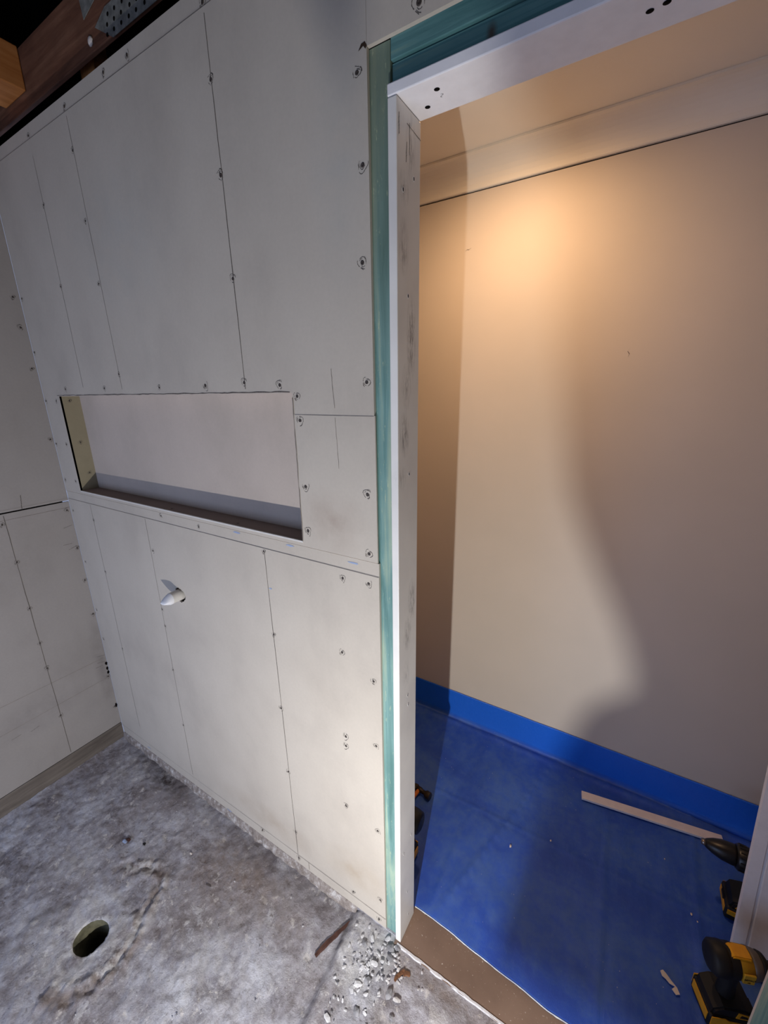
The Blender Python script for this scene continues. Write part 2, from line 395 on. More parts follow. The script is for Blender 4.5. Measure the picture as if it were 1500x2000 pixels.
# joint seam line and traced stud lines
pencil_line(low, (.0, 1.1895), (W, 1.1875), .0008)
pencil_line(low, (.0, .0475), (W, .045), .0014)
pencil_line(up, (.0, 2.3215), (1.5, 2.3215), .0006)
pencil_line(inf, (NX1+.004, 1.5445), (W-.004, 1.5445), .0008, 'pencil')
pencil_line(up, (1.128, 2.31), (1.134, 1.603), .0022, 'dark_pencil'); pencil_line(up, (.548, 2.31), (.572, 1.61), .0018)
pencil_line(up, (.318, 2.28), (.325, 1.62), .0017)
pencil_line(low, (1.140, 1.178), (1.152, .05), .002, 'dark_pencil'); pencil_line(low, (.562, 1.185), (.562, .06), .0018)
pencil_line(low, (.182, 1.185), (.180, .12), .0017)
pencil_line(up, (1.40, 1.64), (1.405, 1.56), .0015); pencil_line(inf, (1.405, 1.54), (1.41, 1.43), .0011)
pencil_line(low, (1.20, .045), (1.20, .012), .0015)

def screw_mesh():
    bm = bmesh.new()
    lathe([(.0010, -.0004), (.0035, -.0009), (.0042, -.0002)], 'Y', 12, bm, cap=True)
    for f in bm.faces: f.material_index = 0
    for k in range(8):   # pencilled scribble round the head
        a0 = random.uniform(0, 2*PI); r = random.uniform(.0045, .0105); last = None; span = random.uniform(.5, 1.8)
        for q in range(7):
            a = a0+span*q/6; rr = r*(1+.15*math.sin(3*a)); wd = random.uniform(.0005, .0014)
            P = [bm.verts.new((rr*math.cos(a), -.00035, rr*math.sin(a)*1.1)), bm.verts.new(((rr+wd)*math.cos(a), -.00035, (rr+wd)*math.sin(a)*1.1))]
            if last:
                f = bm.faces.new((last[0], P[0], P[1], last[1])); f.material_index = 1
            last = P
    me = bpy.data.meshes.new('screw'); bm.to_mesh(me); bm.free()
    for m in ('screw_steel', 'scribble'): me.materials.append(M[m])
    return me
SM = [screw_mesh() for _ in range(7)]
def screw(parent, loc, rz=0, s=1.0):
    o = bpy.data.objects.new('screw', random.choice(SM)); COL.objects.link(o); o.parent = parent
    o.location = loc; o.rotation_euler = (0, random.uniform(-.6, .6), rz); o.scale = (s, s, s*random.uniform(.9, 1.3)); return o
UP = [(1.127, 2.206), (1.126, 2.043), (1.13, 1.844), (1.131, 1.618), (0.546, 2.234), (0.543, 2.069), (0.551, 1.908), (0.568, 1.655), (0.319, 2.154), (0.319, 1.93), (1.485, 2.103), (1.492, 1.973), (1.486, 1.823), (1.489, 1.611), (1.249, 1.61), (0.981, 1.614), (0.772, 1.612), (0.465, 1.615), (0.193, 1.616), (0.855, 2.336), (0.545, 2.332), (0.315, 2.329), (1.126, 2.327), (1.300, 1.585), (0.098, 1.575), (0.099, 1.414), (0.105, 1.27), (0.012, 1.575), (0.012, 1.413), (0.017, 1.268), (.012, 1.75), (.014, 1.93), (.75, 2.338)]
LO = [(0.183, 1.122), (0.576, 1.07), (1.138, 1.179), (1.405, 1.162), (1.48, 1.166), (1.392, 0.95), (1.487, 0.9), (1.144, 0.922), (1.142, 0.662), (1.145, 0.413), (1.152, 0.153), (1.389, 0.647), (1.49, 0.7), (1.378, 0.419), (1.488, 0.397), (1.491, 0.116), (1.484, 0.023), (1.389, 0.065), (1.153, 0.030), (0.973, 0.034), (0.564, 0.768), (0.561, 0.576), (0.56, 0.314), (0.184, 0.901), (0.181, 0.537), (0.565, 0.838), (0.021, 1.139), (0.022, 0.911), (0.02, 0.68), (0.02, 0.531), (0.662, 1.210), (0.858, 1.203), (1.39, .68)]
IN = [(1.304, 1.532), (1.307, 1.378), (1.305, 1.266), (1.484, 1.379), (1.484, 1.241)]
for x, z in UP: screw(up, (x, .0004 if z > 2.32 else 0, z), s=.95 if x > .9 else .75)
for x, z in LO: screw(low, (x, 0.0012 if (z < .045 or z > 1.19) else 0, z), s=.85 if x > .9 else .65)
for x, z in IN: screw(inf, (x, 0, z), s=1.0)
screw(hs, (1.60, 0, 2.15), s=1.1)
for y, z in ((.030, 1.575), (.036, 1.42), (.045, 1.30)): screw(ns, (NX0+.0002, y, z), rz=PI/2, s=.7)
for x in (.7, 1.02): screw(nb, (x, .02, NZ0+.0004), s=.6).rotation_euler = (-PI/2, 0, 0)
for i, (x, z) in enumerate([(1.436, 1.208), (1.032, 1.215), (1.237, 1.214), (1.15, 1.07), (.225, .02), (.78, .004)]):
    bm = bmesh.new(); vs = []
    for k in range(9):
        a = 2*PI*k/9; r = random.uniform(.5, 1); vs.append(bm.verts.new((x+.018*r*math.cos(a)*(.5 if i == 3 else 1), -.0005 if i in (3,) else .0009, z+.0035*r*math.sin(a))))
    bm.faces.new(vs); obj('chalk_mark', bm, 'blue_chalk', low)['label'] = 'pale blue chalk smudge'
# chipped corner above the stud
bm = bmesh.new(); vs = [bm.verts.new((x, -.0006, z)) for x, z in ((1.489, 2.129), (1.495, 2.137), (1.502, 2.138), (1.506, 2.131), (1.503, 2.128), (1.499, 2.133), (1.494, 2.131))]; bm.faces.new(vs)
obj('chip_mark', bm, 'gap_shadow', up)

# mortar under the sheets
bm = bmesh.new(); N = 90; rows = []
for i in range(N+1):
    x = .0+1.40*i/N
    d = .005+.006*noise.noise(Vector((x*9, 0, 0)))+.006*noise.noise(Vector((x*40, 3, 0)))
    b = -.035-.0*x
    rows.append([bm.verts.new((x, .006, .004)), bm.verts.new((x, .0018-d*.25, .000-.002*noise.noise(Vector((x*30, 0, 5))))), bm.verts.new((x, -.002-d*.6, -.014)), bm.verts.new((x, -.004-d, b))])
for a, b in zip(rows, rows[1:]):
    for k in range(3): bm.faces.new((a[k], b[k], b[k+1], a[k+1]))
obj('mortar_bed', bm, 'mortar', wall)

# ------------------------------------------------------------------ left wall
lw = struct(empty('wall_left'), 'left wall lined with dull grey fibre cement sheets')
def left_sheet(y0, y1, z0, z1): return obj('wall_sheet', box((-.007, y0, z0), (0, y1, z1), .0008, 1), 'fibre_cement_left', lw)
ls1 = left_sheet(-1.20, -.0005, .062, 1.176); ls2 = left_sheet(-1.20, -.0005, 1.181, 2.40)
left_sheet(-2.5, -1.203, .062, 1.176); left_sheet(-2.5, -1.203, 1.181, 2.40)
obj('bottom_plate', box((-.06, -2.5, -.04), (-.001, 0, .058), .002), 'bottom_plate', lw)
obj('backing', box((-.09, -2.5, -.04), (-.062, .0, 2.95)), 'black_void', lw)
LW = [(-0.021, 1.933), (-0.02, 1.833), (-0.016, 1.692), (-0.012, 1.43), (-0.223, 1.138), (-0.212, 0.984), (-0.214, 0.787), (-0.213, 0.628), (-0.213, 0.508), (-0.214, 0.27), (-0.014, 1.141), (-0.010, 0.973), (-0.01, 0.824), (-0.01, 0.66), (-0.01, 0.33), (-.012, 0.163)]
for y, z in LW: screw(ls1 if z < 1.17 else ls2, (0.0003, y, z), rz=PI/2, s=.8)
def lline(p, q, wd, m='pencil', par=ls1): return pencil_line(par, p, q, wd, m, n='x')
lline((-.213, 1.17), (-.214, .07), .0022, 'dark_pencil'); lline((-.9, .444), (-.01, .432), .0017); lline((-.9, .31), (-.01, .327), .0014)
lline((-.148, 1.235), (-.155, 1.18), .0022, 'dark_pencil', ls2)
lline((-.9, 1.150), (-.002, 1.152), .0013)
lline((-.9, 1.190), (-.002, 1.190), .0010, 'pencil', ls2)
for y, z in ((-.02, 1.07), (-.035, 1.0), (-.02, .975), (-.02, .42), (-.03, .40), (-.015, .45), (-.3, .27), (-.36, .28)):
    lline((y-.02, z), (y+.012, z+random.uniform(-.015, .012)), .0012, 'dark_pencil')
for z in (.40, .372, .35, .165):   # knocked-out dark chips in the corner
    bm = bmesh.new(); vs = [bm.verts.new((.0006, -.006+.007*random.uniform(.6, 1)*math.cos(a), z+.011*random.uniform(.6, 1.2)*math.sin(a))) for a in (0, 1, 2, 3, 4, 5)]
    bm.faces.new(vs); obj('chip_mark', bm, 'dark_hole', ls1)
# other bathroom walls, roof
wr = obj('wall_right', box((3.0, -2.5, -.04), (3.1, .0, 2.95)), 'fibre_cement_left'); struct(wr, 'plain grey right wall of the bathroom')
wbk = struct(empty('wall_rear'), 'rear wall behind the camera with the outside doorway')
obj('wall_sheet', box((1.65, -2.6, -.04), (3.0, -2.5, 2.95)), 'fibre_cement_left', wbk)
obj('wall_sheet', box((-.09, -2.6, -.04), (.25, -2.5, 2.95)), 'fibre_cement_left', wbk)
obj('wall_sheet', box((.25, -2.6, 2.05), (1.65, -2.5, 2.95)), 'fibre_cement_left', wbk)
roof = struct(empty('ceiling'), 'dark open roof framing above the bathroom')
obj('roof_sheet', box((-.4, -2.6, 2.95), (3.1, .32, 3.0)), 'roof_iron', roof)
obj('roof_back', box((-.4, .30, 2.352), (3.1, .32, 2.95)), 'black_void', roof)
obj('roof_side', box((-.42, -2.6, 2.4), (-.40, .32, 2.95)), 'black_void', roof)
B1 = obj('joist', box((-.38, .05, 2.440), (1.5, .062, 2.58), .002), 'brown_joist', roof); B1['label'] = 'dark reddish-brown joist along the top of the wall'
B2 = obj('joist', box((.10, -1.9, 2.476), (.250, .0485, 2.583), .003), 'orange_joist', roof); B2['label'] = 'orange-brown joist butting against the dark one'
obj('nogging', box((.47, .100, 2.30), (.545, .14, 2.56)), 'orange_joist', roof)['label'] = 'short pale timber offcut in the gap'
for x in (1.0, 1.9): obj('joist', box((x, -2.5, 2.62), (x+.045, .2, 2.74), .003), 'brown_joist', roof)
# nail plate with punched holes
def plate(pts, y, name, par, holes=True):
    pl = obj(name, prism(pts, y-.0012, y, 'XZ'), 'galvanised', par); pl['label'] = 'galvanised nail plate'
    return pl
P1 = plate([(.666, 2.477), (.737, 2.434), (1.05, 2.434), (1.12, 2.49), (.9, 2.497), (.72, 2.497)], .0488, 'nail_plate', B1)
P2 = plate([(.610, 2.60), (.622, 2.508), (.70, 2.530), (.86, 2.583), (.86, 2.60)], .0488, 'nail_plate', B1)
me = None
for i in range(9):
    for j in range(3):
        x = .715+i*.033+j*.006; z = 2.446+j*.017
        if me is None:
            hb = lathe([(.0008, -.0004), (.0045, 0)], 'Y', 10); o = obj('nail_hole', hb, 'dark_hole', B1, (x, .0472, z)); me = o
        else: copy_of(me, B1, (x+random.uniform(-.003, .003), .0472, z))
obj('plaster_daub', lathe([(.001, -.004), (.008, -.003), (.012, 0)], 'Y', 9), 'paper_white', B1, (.635, .049, 2.462))

# ------------------------------------------------------------------ door frame
PW = struct(empty('wall_back'), 'beige painted wall of the far room')
for pts in ([(1.332, 2.082), (1.338, 2.086), (1.345, 2.084), (1.352, 2.089)], [(1.905, 1.715), (1.900, 1.705), (1.906, 1.697), (1.903, 1.688)]):
    bm = bmesh.new(); last = None
    for x, z in pts:
        P = [bm.verts.new((x-.0005, .9131, z-.0008)), bm.verts.new((x+.0005, .9131, z+.0008))]
        if last: bm.faces.new((last[0], last[1], P[1], P[0]))
        last = P
    obj('scratch', bm, 'dark_pencil', PW)
dr = struct(empty('door_1'), 'white primed door lining without architraves')
jamb = obj('jamb', box((1.5458, -.0045, .0), (1.5629, .083, 2.0495), .0018), 'white_primed', dr)
headj = obj('head_jamb', box((1.5453, -.0045, 2.0505), (2.3145, .083, 2.0675), .0018), 'white_primed_plain', dr)
for y, z in [(0.057, 1.956), (0.017, 1.927), (0.036, 1.764), (0.042, 1.424), (0.037, 0.864), (0.04, 0.834), (0.015, 0.345), (0.061, 0.363), (0.037, 0.161), (0.044, 0.054)]:
    bm = lathe([(.0005, .0002), (.0026, .0003)], 'X', 10)
    bm2 = lathe([(.0026, .0003), (.0032, .0006), (.0036, .0001)], 'X', 10, bm, cap=False)
    for i, f in enumerate(bm.faces): f.material_index = 0 if i < 12 else 1
    o = obj('screw_hole', bm, ['dark_hole', 'white_primed_plain'], jamb, (1.5630, y, z)); o.scale = (1, .8, 1.3)
for x, y in [(1.621, .023), (1.59, .054), (1.907, .040), (1.925, .037)]:
    bm = lathe([(.0005, -.0003), (.0048, -.0002)], 'Z', 14); o = obj('screw_hole', bm, 'dark_hole', headj, (x, y, 2.0504)); o.scale = (1, .9, 1)
bm = bmesh.new(); last = None
for k in range(9):
    f = k/8; p = (1.622+.003*math.sin(f*6), .036+.008*f); P = [bm.verts.new((p[0]-.0006, p[1], 2.0502)), bm.verts.new((p[0]+.0006, p[1], 2.0502))]
    if last: bm.faces.new((last[0], last[1], P[1], P[0]))
    last = P
obj('pencil_mark', bm, 'dark_pencil', headj)
def jline(p, q, wd=.0011):
    return pencil_line(jamb, p, q, wd, 'dark_pencil', n='x')
for l_ in [jline((.030, 2.026), (.082, 2.022)), jline((.040, 2.03), (.041, 1.985)), jline((.030, 2.0), (.028, 1.97), .0014), jline((.003, 2.03), (.003, 2.0), .0016)]: l_.location.x = 1.563

# ------------------------------------------------------------------ far room
fw = PW
Y = .9136
obj('plaster_sheet', box((.2, Y, 0), (3.1, Y+.012, 2.2600)), 'beige_paint', fw)
obj('plaster_backing', box((.2, Y+.006, 2.2600), (3.1, Y+.02, 2.36)), 'gap_shadow', fw)
bm = bmesh.new(); prof = [(Y+.004, 2.2640), (Y-.006, 2.2640), (Y-.009, 2.2668)]
for k in range(9):
    a = PI/2*k/8; prof.append((Y-.009-.068*(1-math.cos(a)), 2.2668+.077*math.sin(a)))
prof += [(Y-.080, 2.3438), (Y-.080, 2.3498), (Y+.004, 2.3498)]
bm = prism(prof, .2, 3.05, 'YZ'); cr = obj('trim_1', bm, 'cornice_paint'); struct(cr, 'cream coved cornice with a dark gap beneath it')
obj_c = struct(obj('ceiling.001', box((.2, .0835, 2.3500), (3.1, Y+.012, 2.36)), 'cream_ceiling_paint'), 'cream ceiling of the far room')
struct(obj('wall_left.001', box((.2, .084, 0), (.3, Y, 2.35)), 'beige_paint'), 'left end wall of the far room')
struct(obj('wall_right.001', box((3.0, .084, 0), (3.1, Y, 2.35)), 'beige_paint'), 'right end wall of the far room')
dl = empty('downlight', (1.55, .52, 2.35)); tag(dl, 'small round recessed downlight in the far room ceiling', 'light')
obj('bezel', lathe([(.030, -.001), (.042, -.003), (.045, -.0005), (.045, 0.0)], 'Z', 28, cap=False), 'white_primed_plain', dl)
obj('lens', lathe([(.001, -.0015), (.030, -.0012)], 'Z', 24), 'downlight_lens', dl)
flr2 = struct(obj('floor.001', prism([(.2, .084), (1.5456, .084), (1.5456, -.014), (3.1, -.014), (3.1, .93), (.2, .93)], -.03, -.0005, 'XY'), 'sill_board'), 'brown floor board showing at the doorway sill')
bm = bmesh.new(); rows = []; N = 120
for i in range(N+1):
    x = 1.555+1.4*i/N; j1 = .0020*noise.noise(Vector((x*50, 0, 0))); j2 = .004*noise.noise(Vector((x*30, 7, 0)))
    y1 = -.009+j1; y0 = -.0135+j2
    rows.append([bm.verts.new((x, y1, .0012)), bm.verts.new((x, y0, .0010)), bm.verts.new((x, y0-.003, -.012))])
for a, b in zip(rows, rows[1:]):
    for k in range(2): bm.faces.new((a[k], b[k], b[k+1], a[k+1]))
struct(obj('trim_2', bm, 'plaster_chip'), 'ragged white line along the edge of the sill')

# tarp
def tarp_mesh():
    bm = bmesh.new(); nx, ns = 190, 130; x0, x1 = .9, 2.95; L0 = Y-.012-.085; Lt = L0+.157; g = {}
    for i in range(nx+1):
        x = x0+(x1-x0)*i/nx
        edge = .098-.024*max(0, min(1, (x-1.62)/.35))+.003*noise.noise(Vector((x*14, 0, 2)))
        for j in range(ns+1):
            s = Lt*j/ns
            wr = .0035*noise.noise(Vector((x*6, s*6, 0)))+.0018*noise.noise(Vector((x*22, s*12, 4)))+.0022
            if s < L0:
                y = edge+(Y-.012-edge)*s/L0; z = .0022+max(0, wr)*min(1, s*14)
                z += .006*math.exp(-((s-L0+.02)/.015)**2)*(.6+noise.noise(Vector((x*5, 1, 1))))
                ridge = .0045*math.exp(-((x-1.62-.28*s)/.005)**2)+.004*math.exp(-((x-2.32-.02*s)/.006)**2)+.004*math.exp(-((x-2.08+.03*s)/.005)**2)+.003*math.exp(-((x-1.60-.02*s)/.005)**2)+.0012*math.exp(-((s-.34-.05*x)/.006)**2)+.003*math.exp(-((x-1.84+.01*s)/.004)**2)
                z += ridge*min(1, s*10)
            else:
                h = s-L0; y = Y-.0035-.008*math.exp(-h/.012)-abs(wr)*.9*(1-h/.2)*math.exp(-h/.09); z = .002+h+.0012*noise.noise(Vector((x*10, 0, 9)))*(h/.16)
                if x > 2.2: y -= .03*((x-2.2)/.3)*math.exp(-h/.03)*.5
            g[i, j] = bm.verts.new((x, y, z))
    for i in range(nx):
        for j in range(ns): bm.faces.new((g[i, j], g[i+1, j], g[i+1, j+1], g[i, j+1]))
    return bm
tp = obj('tarpaulin', tarp_mesh(), 'blue_tarp', smooth=True); tag(tp, 'blue plastic tarpaulin covering the far room floor and turned up the wall', 'tarp')
sm = tp.modifiers.new('thickness', 'SOLIDIFY'); sm.thickness = .0006; sm.offset = 1
bm = bmesh.new(); last = None
for k in range(160):
    x = 1.56+1.2*k/159; edge = .098-.024*max(0, min(1, (x-1.62)/.35))+.003*noise.noise(Vector((x*14, 0, 2)))
    wd = .0004+.0022*max(0, noise.noise(Vector((x*60, 1, 0))))
    P = [bm.verts.new((x, edge-wd, .0012)), bm.verts.new((x, edge+.001, .0034))]
    if last: bm.faces.new((last[0], P[0], P[1], last[1]))
    last = P
obj('frayed_edge', bm, 'frayed_white', tp)['label'] = 'whitish frayed edge'

# ------------------------------------------------------------------ bathroom concrete floor
def floor_mesh():
    xs = []; x = 0.0
    while x < 3.0: xs.append(x); x += .0055 if x < 2.05 else .03
    xs.append(3.0)
    ys = []; y = 0.014-.0275
    ys = [0.004, -.002, -.008]; y = -.008
    while y > -2.5: y -= .0055 if y > -.85 else .03; ys.append(max(y, -2.5))
    HX, HY, HR = .716, -.476, .048
    def seg(px, py, a, b, w_):
        d = Vector((b[0]-a[0], b[1]-a[1])); L = d.length_squared; t_ = max(0, min(1, ((px-a[0])*d.x+(py-a[1])*d.y)/L))
        q = math.hypot(px-a[0]-d.x*t_, py-a[1]-d.y*t_); return math.exp(-(q/w_)**2)
    ring = [(.60, -.32), (.68, -.27), (.745, -.262), (.778, -.30), (.80, -.36), (.842, -.415), (.852, -.47), (.842, -.53), (.81, -.58), (.76, -.61)]
    verts = []; cols = []; faces = []; idx = {}
    for j, y in enumerate(ys):
        for i, x in enumerate(xs):
            v3 = Vector((x, y, 0))
            n1 = noise.fractal(v3*7, 1, 2, 5); n2 = noise.fractal(v3*35, 1, 2, 4); n3 = noise.noise(v3*2.3)
            # step between the lower slab (left) and the raised strip by the doorway
            xe = 1.398+.07*(-y)+.006*noise.noise(Vector((y*12, 0, 3)))
            s = 1/(1+math.exp(-max(-30, min(30, (x-xe)/(.006+.004*noise.noise(Vector((y*25, 2, 0))))))))
            z = -.031+.027*s+.0040*n1+.0034*n2
            if x < .03: z += (.03-x)*.3
            if y > -.012 and x > 1.5: z = min(z, -.004)
            if y > -.02: z = min(z, -.004)
            dk = 0; wt = 0; br = 0
            r = math.hypot(x-HX, y-HY)
            rg = max(seg(x, y, a, b, .010) for a, b in zip(ring, ring[1:]))
            rg2 = max(seg(x, y, a, b, .026) for a, b in zip(ring, ring[1:]))
            z += -.010*rg*(.6+1.6*n1+n2)+.006*rg2*(.8+2*n2+n1)
            dk += .8*rg*(n2 > 0); br += .9*rg2; wt += .7*rg2*(n1 > .05)+.35*(r < .12)*(n1 > -.15)
            if r < .13: z -= .004*(1-r/.13); wt += .30*(1-r/.16)
            wt += .8*math.exp(-((r-HR)/.008)**2)*(.4+.6*(n1 > 0))
            # darker patches along the wall
            dk += .95*math.exp(-((x-.40)/.13)**2-((y+.035)/.045)**2)+.6*math.exp(-((x-.20)/.12)**2-((y+.02)/.03)**2)+.5*math.exp(-((x-1.0)/.4)**2-((y+.03)/.05)**2)
            dk += .7*seg(x, y, (.50, -.56), (.56, -.47), .012)+.35*seg(x, y, (.47, -.39), (.56, -.36), .005)
            dk += .8*math.exp(-((x-xe+.006)/.008)**2)*(.25+.55*(y > -.12)+.4*n1); wt += .5*math.exp(-((x-xe-.02)/.02)**2)*(y > -.12)
            br += .8*math.exp(-((x-.95)/.3)**2-((y+.12)/.10)**2)+.8*math.exp(-((x-1.7)/.12)**2-((y+.04)/.02)**2)
            wt += .9*math.exp(-((x-1.50)/.07)**2-((y+.05)/.05)**2)+.7*math.exp(-((x-1.46)/.06)**2-((y+.13)/.05)**2)
            wt += .55*math.exp(-((x-.44)/.06)**2-((y+.40)/.05)**2)+.5*math.exp(-((x-.20)/.08)**2-((y+.09)/.05)**2)+.35*math.exp(-((x-.62)/.12)**2-((y+.56)/.08)**2)
            wt += .9*math.exp(-((x-1.66)/.12)**2-((y+.12)/.05)**2)*(n1 > -.1)+.35*math.exp(-((x-1.1)/.15)**2-((y+.33)/.10)**2)
            dk += .35*math.exp(-((x-1.72)/.20)**2-((y+.05)/.03)**2)
            verts.append((x, y, z)); cols.append((min(1, dk), min(1, wt), min(1, br), 1)); idx[i, j] = len(verts)-1
    for j in range(len(ys)-1):
        for i in range(len(xs)-1):
            q = [idx[i, j], idx[i, j+1], idx[i+1, j+1], idx[i+1, j]]
            ins = [math.hypot(verts[k][0]-HX, verts[k][1]-HY) < HR for k in q]
            if all(ins): continue
            faces.append(q)
    # pull the rim vertices onto the circle
    for k, v in enumerate(verts):
        r = math.hypot(v[0]-HX, v[1]-HY)
        if r < HR: 
            a_ = math.atan2(v[1]-HY, v[0]-HX); q_ = HR*(.99+.05*math.sin(2*a_+1)+.03*noise.noise(Vector((math.cos(a_)*3, math.sin(a_)*3, 0))))
            verts[k] = (HX+(v[0]-HX)*q_/max(r, 1e-5), HY+(v[1]-HY)*q_/max(r, 1e-5), v[2]-.004)
    me = bpy.data.meshes.new('floor'); me.from_pydata(verts, [], faces)
    a = me.color_attributes.new('mask', 'FLOAT_COLOR', 'POINT')
    a.data.foreach_set('color', [c for q in cols for c in q])
    return me, (HX, HY, HR)
fm, (HX, HY, HR) = floor_mesh()
fl = obj('floor', fm, 'rough_concrete', smooth=True); struct(fl, 'rough stained bare concrete floor with a drain hole')
obj('drain_pipe', lathe([(HR+.010, -.036), (HR+.003, -.042), (HR-.001, -.055), (HR-.001, -.07), (HR-.002, -.16), (HR-.01, -.22), (.002, -.225)], 'Z', 40, cap=False, origin=(HX, HY, 0)), 'drain_pipe', fl)['label'] = 'old pale pipe lining the drain hole'
obj('slab_edge', box((0, .003, -.06), (1.5456, .084, -.001)), 'rough_concrete', fl)
dp = obj('slab_base', box((0, -2.5, -.30), (3.0, .014, -.26)), 'black_void', fl)

# ------------------------------------------------------------------ pipe stub
pipe = tag(empty('waste_pipe', (PX-.004, 0, PZ+.001)), 'short white plastic pipe stub poking out of the wall below the niche', 'pipe')
obj('pipe_body', lathe([(.0195, .05), (.0195, -.0), (.0195, -.034)], 'Y', 32, cap=False), 'white_pvc', pipe)
bm = bmesh.new(); rings = []
for k, (h, rx, rz) in enumerate([(-.033, .0198, .0198), (-.040, .0200, .0180), (-.050, .0185, .0125), (-.058, .0150, .0065), (-.064, .0100, .0025)]):
    rings.append([bm.verts.new((rx*math.cos(a), h, rz*math.sin(a)-.0015*k)) for a in [2*PI*i/28 for i in range(28)]])
for a, b in zip(rings, rings[1:]):
    for i in range(28): bm.faces.new((a[i], a[(i+1) % 28], b[(i+1) % 28], b[i])).smooth = True
bm.faces.new(rings[-1]); obj('taped_end', bm, 'taped_pvc', pipe)['label'] = 'bright white taped and pinched end'

# ------------------------------------------------------------------ white leaning board, strip on the tarp, paper
def leaning_board():
    bm = bmesh.new(); prof = [(0, 0), (.0, -.018), (.0265, -.018), (.0285, -.013), (.033, -.013), (.035, -.018), (.135, -.018), (.135, 0)]
    bm = prism(prof, 0, 2.28, 'XY')
    o = obj('leaning_board', bm, 'white_primed_plain', loc=(2.3885, .448, .0105)); o.rotation_euler = (-math.atan(.2), 0, 0)
    return tag(o, 'white grooved lining board leaning at the right edge behind the impact driver', 'board')
leaning_board()
o = obj('trim_offcut', box((-.232, -.0175, 0), (.232, .0175, .009), .0006, 1), 'white_board', loc=(2.197, .806, .010)); o.rotation_euler = (0, 0, math.atan2(.067, .445))
tag(o, 'long thin white trim offcut lying on the blue tarp', 'offcut')
bm = bmesh.new(); pts = [(-.022, .010), (-.016, .016), (-.008, .011), (.002, .002), (.016, -.008), (.022, -.020), (.013, -.026), (.004, -.018), (.012, -.008), (-.001, -.008), (-.010, -.002), (-.018, .000)]
bm = prism(pts, 0, .0018, 'XY')
tag(obj('paper_scrap', bm, 'paper_white', loc=(2.247, .306, .009)), 'torn white paper scrap on the tarp left of the impact driver', 'scrap')
for k, (x, y, s, lab) in enumerate([(1.773, .435, 1.0, 'cream speck of debris on the tarp near the left jamb'), (1.894, .528, .7, 'tiny round white speck on the middle of the tarp'), (2.246, .668, .5, 'tiny white speck left of the drill battery'), (2.312, .522, .8, 'white flake between the drill and impact driver'), (2.326, .508, .5, 'second white flake between the drill and impact driver')]):
    bm = bmesh.new(); bmesh.ops.create_icosphere(bm, subdivisions=1, radius=.0045*s)
    for v in bm.verts: v.co = Vector((v.co.x*random.uniform(.6, 1.2), v.co.y*random.uniform(1, 1.9), v.co.z*.5))
    tag(obj('debris_speck', bm, 'paper_white', loc=(x, y, .0075)), lab, 'debris', 'specks on the tarp')

# ------------------------------------------------------------------ rubble
def chip(r, flat=.5):
    bm = bmesh.new(); bmesh.ops.create_icosphere(bm, subdivisions=1, radius=r)
    for v in bm.verts: v.co = Vector((v.co.x*random.uniform(.5, 1.2), v.co.y*random.uniform(.8, 1.8), v.co.z*random.uniform(.3, 1)*flat))
    me = bpy.data.meshes.new('plaster_chip'); bm.to_mesh(me); bm.free(); return me
chips = [chip(.0055) for _ in range(5)]
for c_ in chips[:4]: c_.materials.append(M['plaster_chip'])
chips[4].materials.append(M['grey_chip'])
big = [(1.520, -.085, 1.3), (1.545, -.105, 1.2), (1.524, -.125, 1.5), (1.494, -.112, 1.1), (1.503, -.145, 1.7), (1.497, -.162, 1.4), (1.535, -.150, 1.0), (1.590, -.117, 1.7), (1.618, -.150, 1.0), (1.612, -.116, 1.3), (1.555, -.050, 1.5), (1.545, -.03, 1.6), (1.56, -.02, 1.3), (1.525, -.015, 1.2), (1.486, -.04, 1.2), (1.471, -.06, 1.3), (1.532, -.19, 1.5), (1.470, -.24, 1.4), (1.57, -.20, .9)]
allc = big+[(random.gauss(1.52, .045), random.gauss(-.085, .045), random.uniform(.35, .85)) for _ in range(95)]
allc += [(random.uniform(1.45, 1.62), random.uniform(-.24, -.03), random.uniform(.3, .6)) for _ in range(30)]
for k, (x, y, s) in enumerate(allc):
    if y > -.014 or x < 1.42: continue
    o = bpy.data.objects.new('plaster_chip', random.choice(chips)); COL.objects.link(o)
    o.location = (x, y, -.0003); o.rotation_euler = (random.uniform(-.3, .3), random.uniform(-.3, .3), random.uniform(0, 6.3)); o.scale = (s*1.12,)*3
    if o.data == chips[4]: tag(o, 'small grey mortar crumb in the rubble at the foot of the door jamb', 'rubble', 'grey crumbs in the doorway rubble')
    elif s > 1.45: tag(o, 'larger angular white plaster chip among the smaller doorway rubble', 'rubble', 'large plaster chips in the doorway rubble')
    else: tag(o, 'small white plaster chip in the rubble at the foot of the door jamb', 'rubble', 'plaster chips in the doorway rubble')
for k in range(46):
    x, y = random.uniform(.25, 1.33), -random.uniform(.05, .62)
    if math.hypot(x-.716, y+.476) < .07: continue
    o = bpy.data.objects.new('concrete_crumb', chips[4] if k % 2 else random.choice(chips[:4])); COL.objects.link(o); s = random.uniform(.2, .5)
    o.location = (x, y, -.0262); o.rotation_euler = (0, 0, random.uniform(0, 6.3)); o.scale = (s, s, s)
    tag(o, 'tiny loose crumb scattered on the lower concrete slab', 'rubble', 'crumbs on the lower slab')
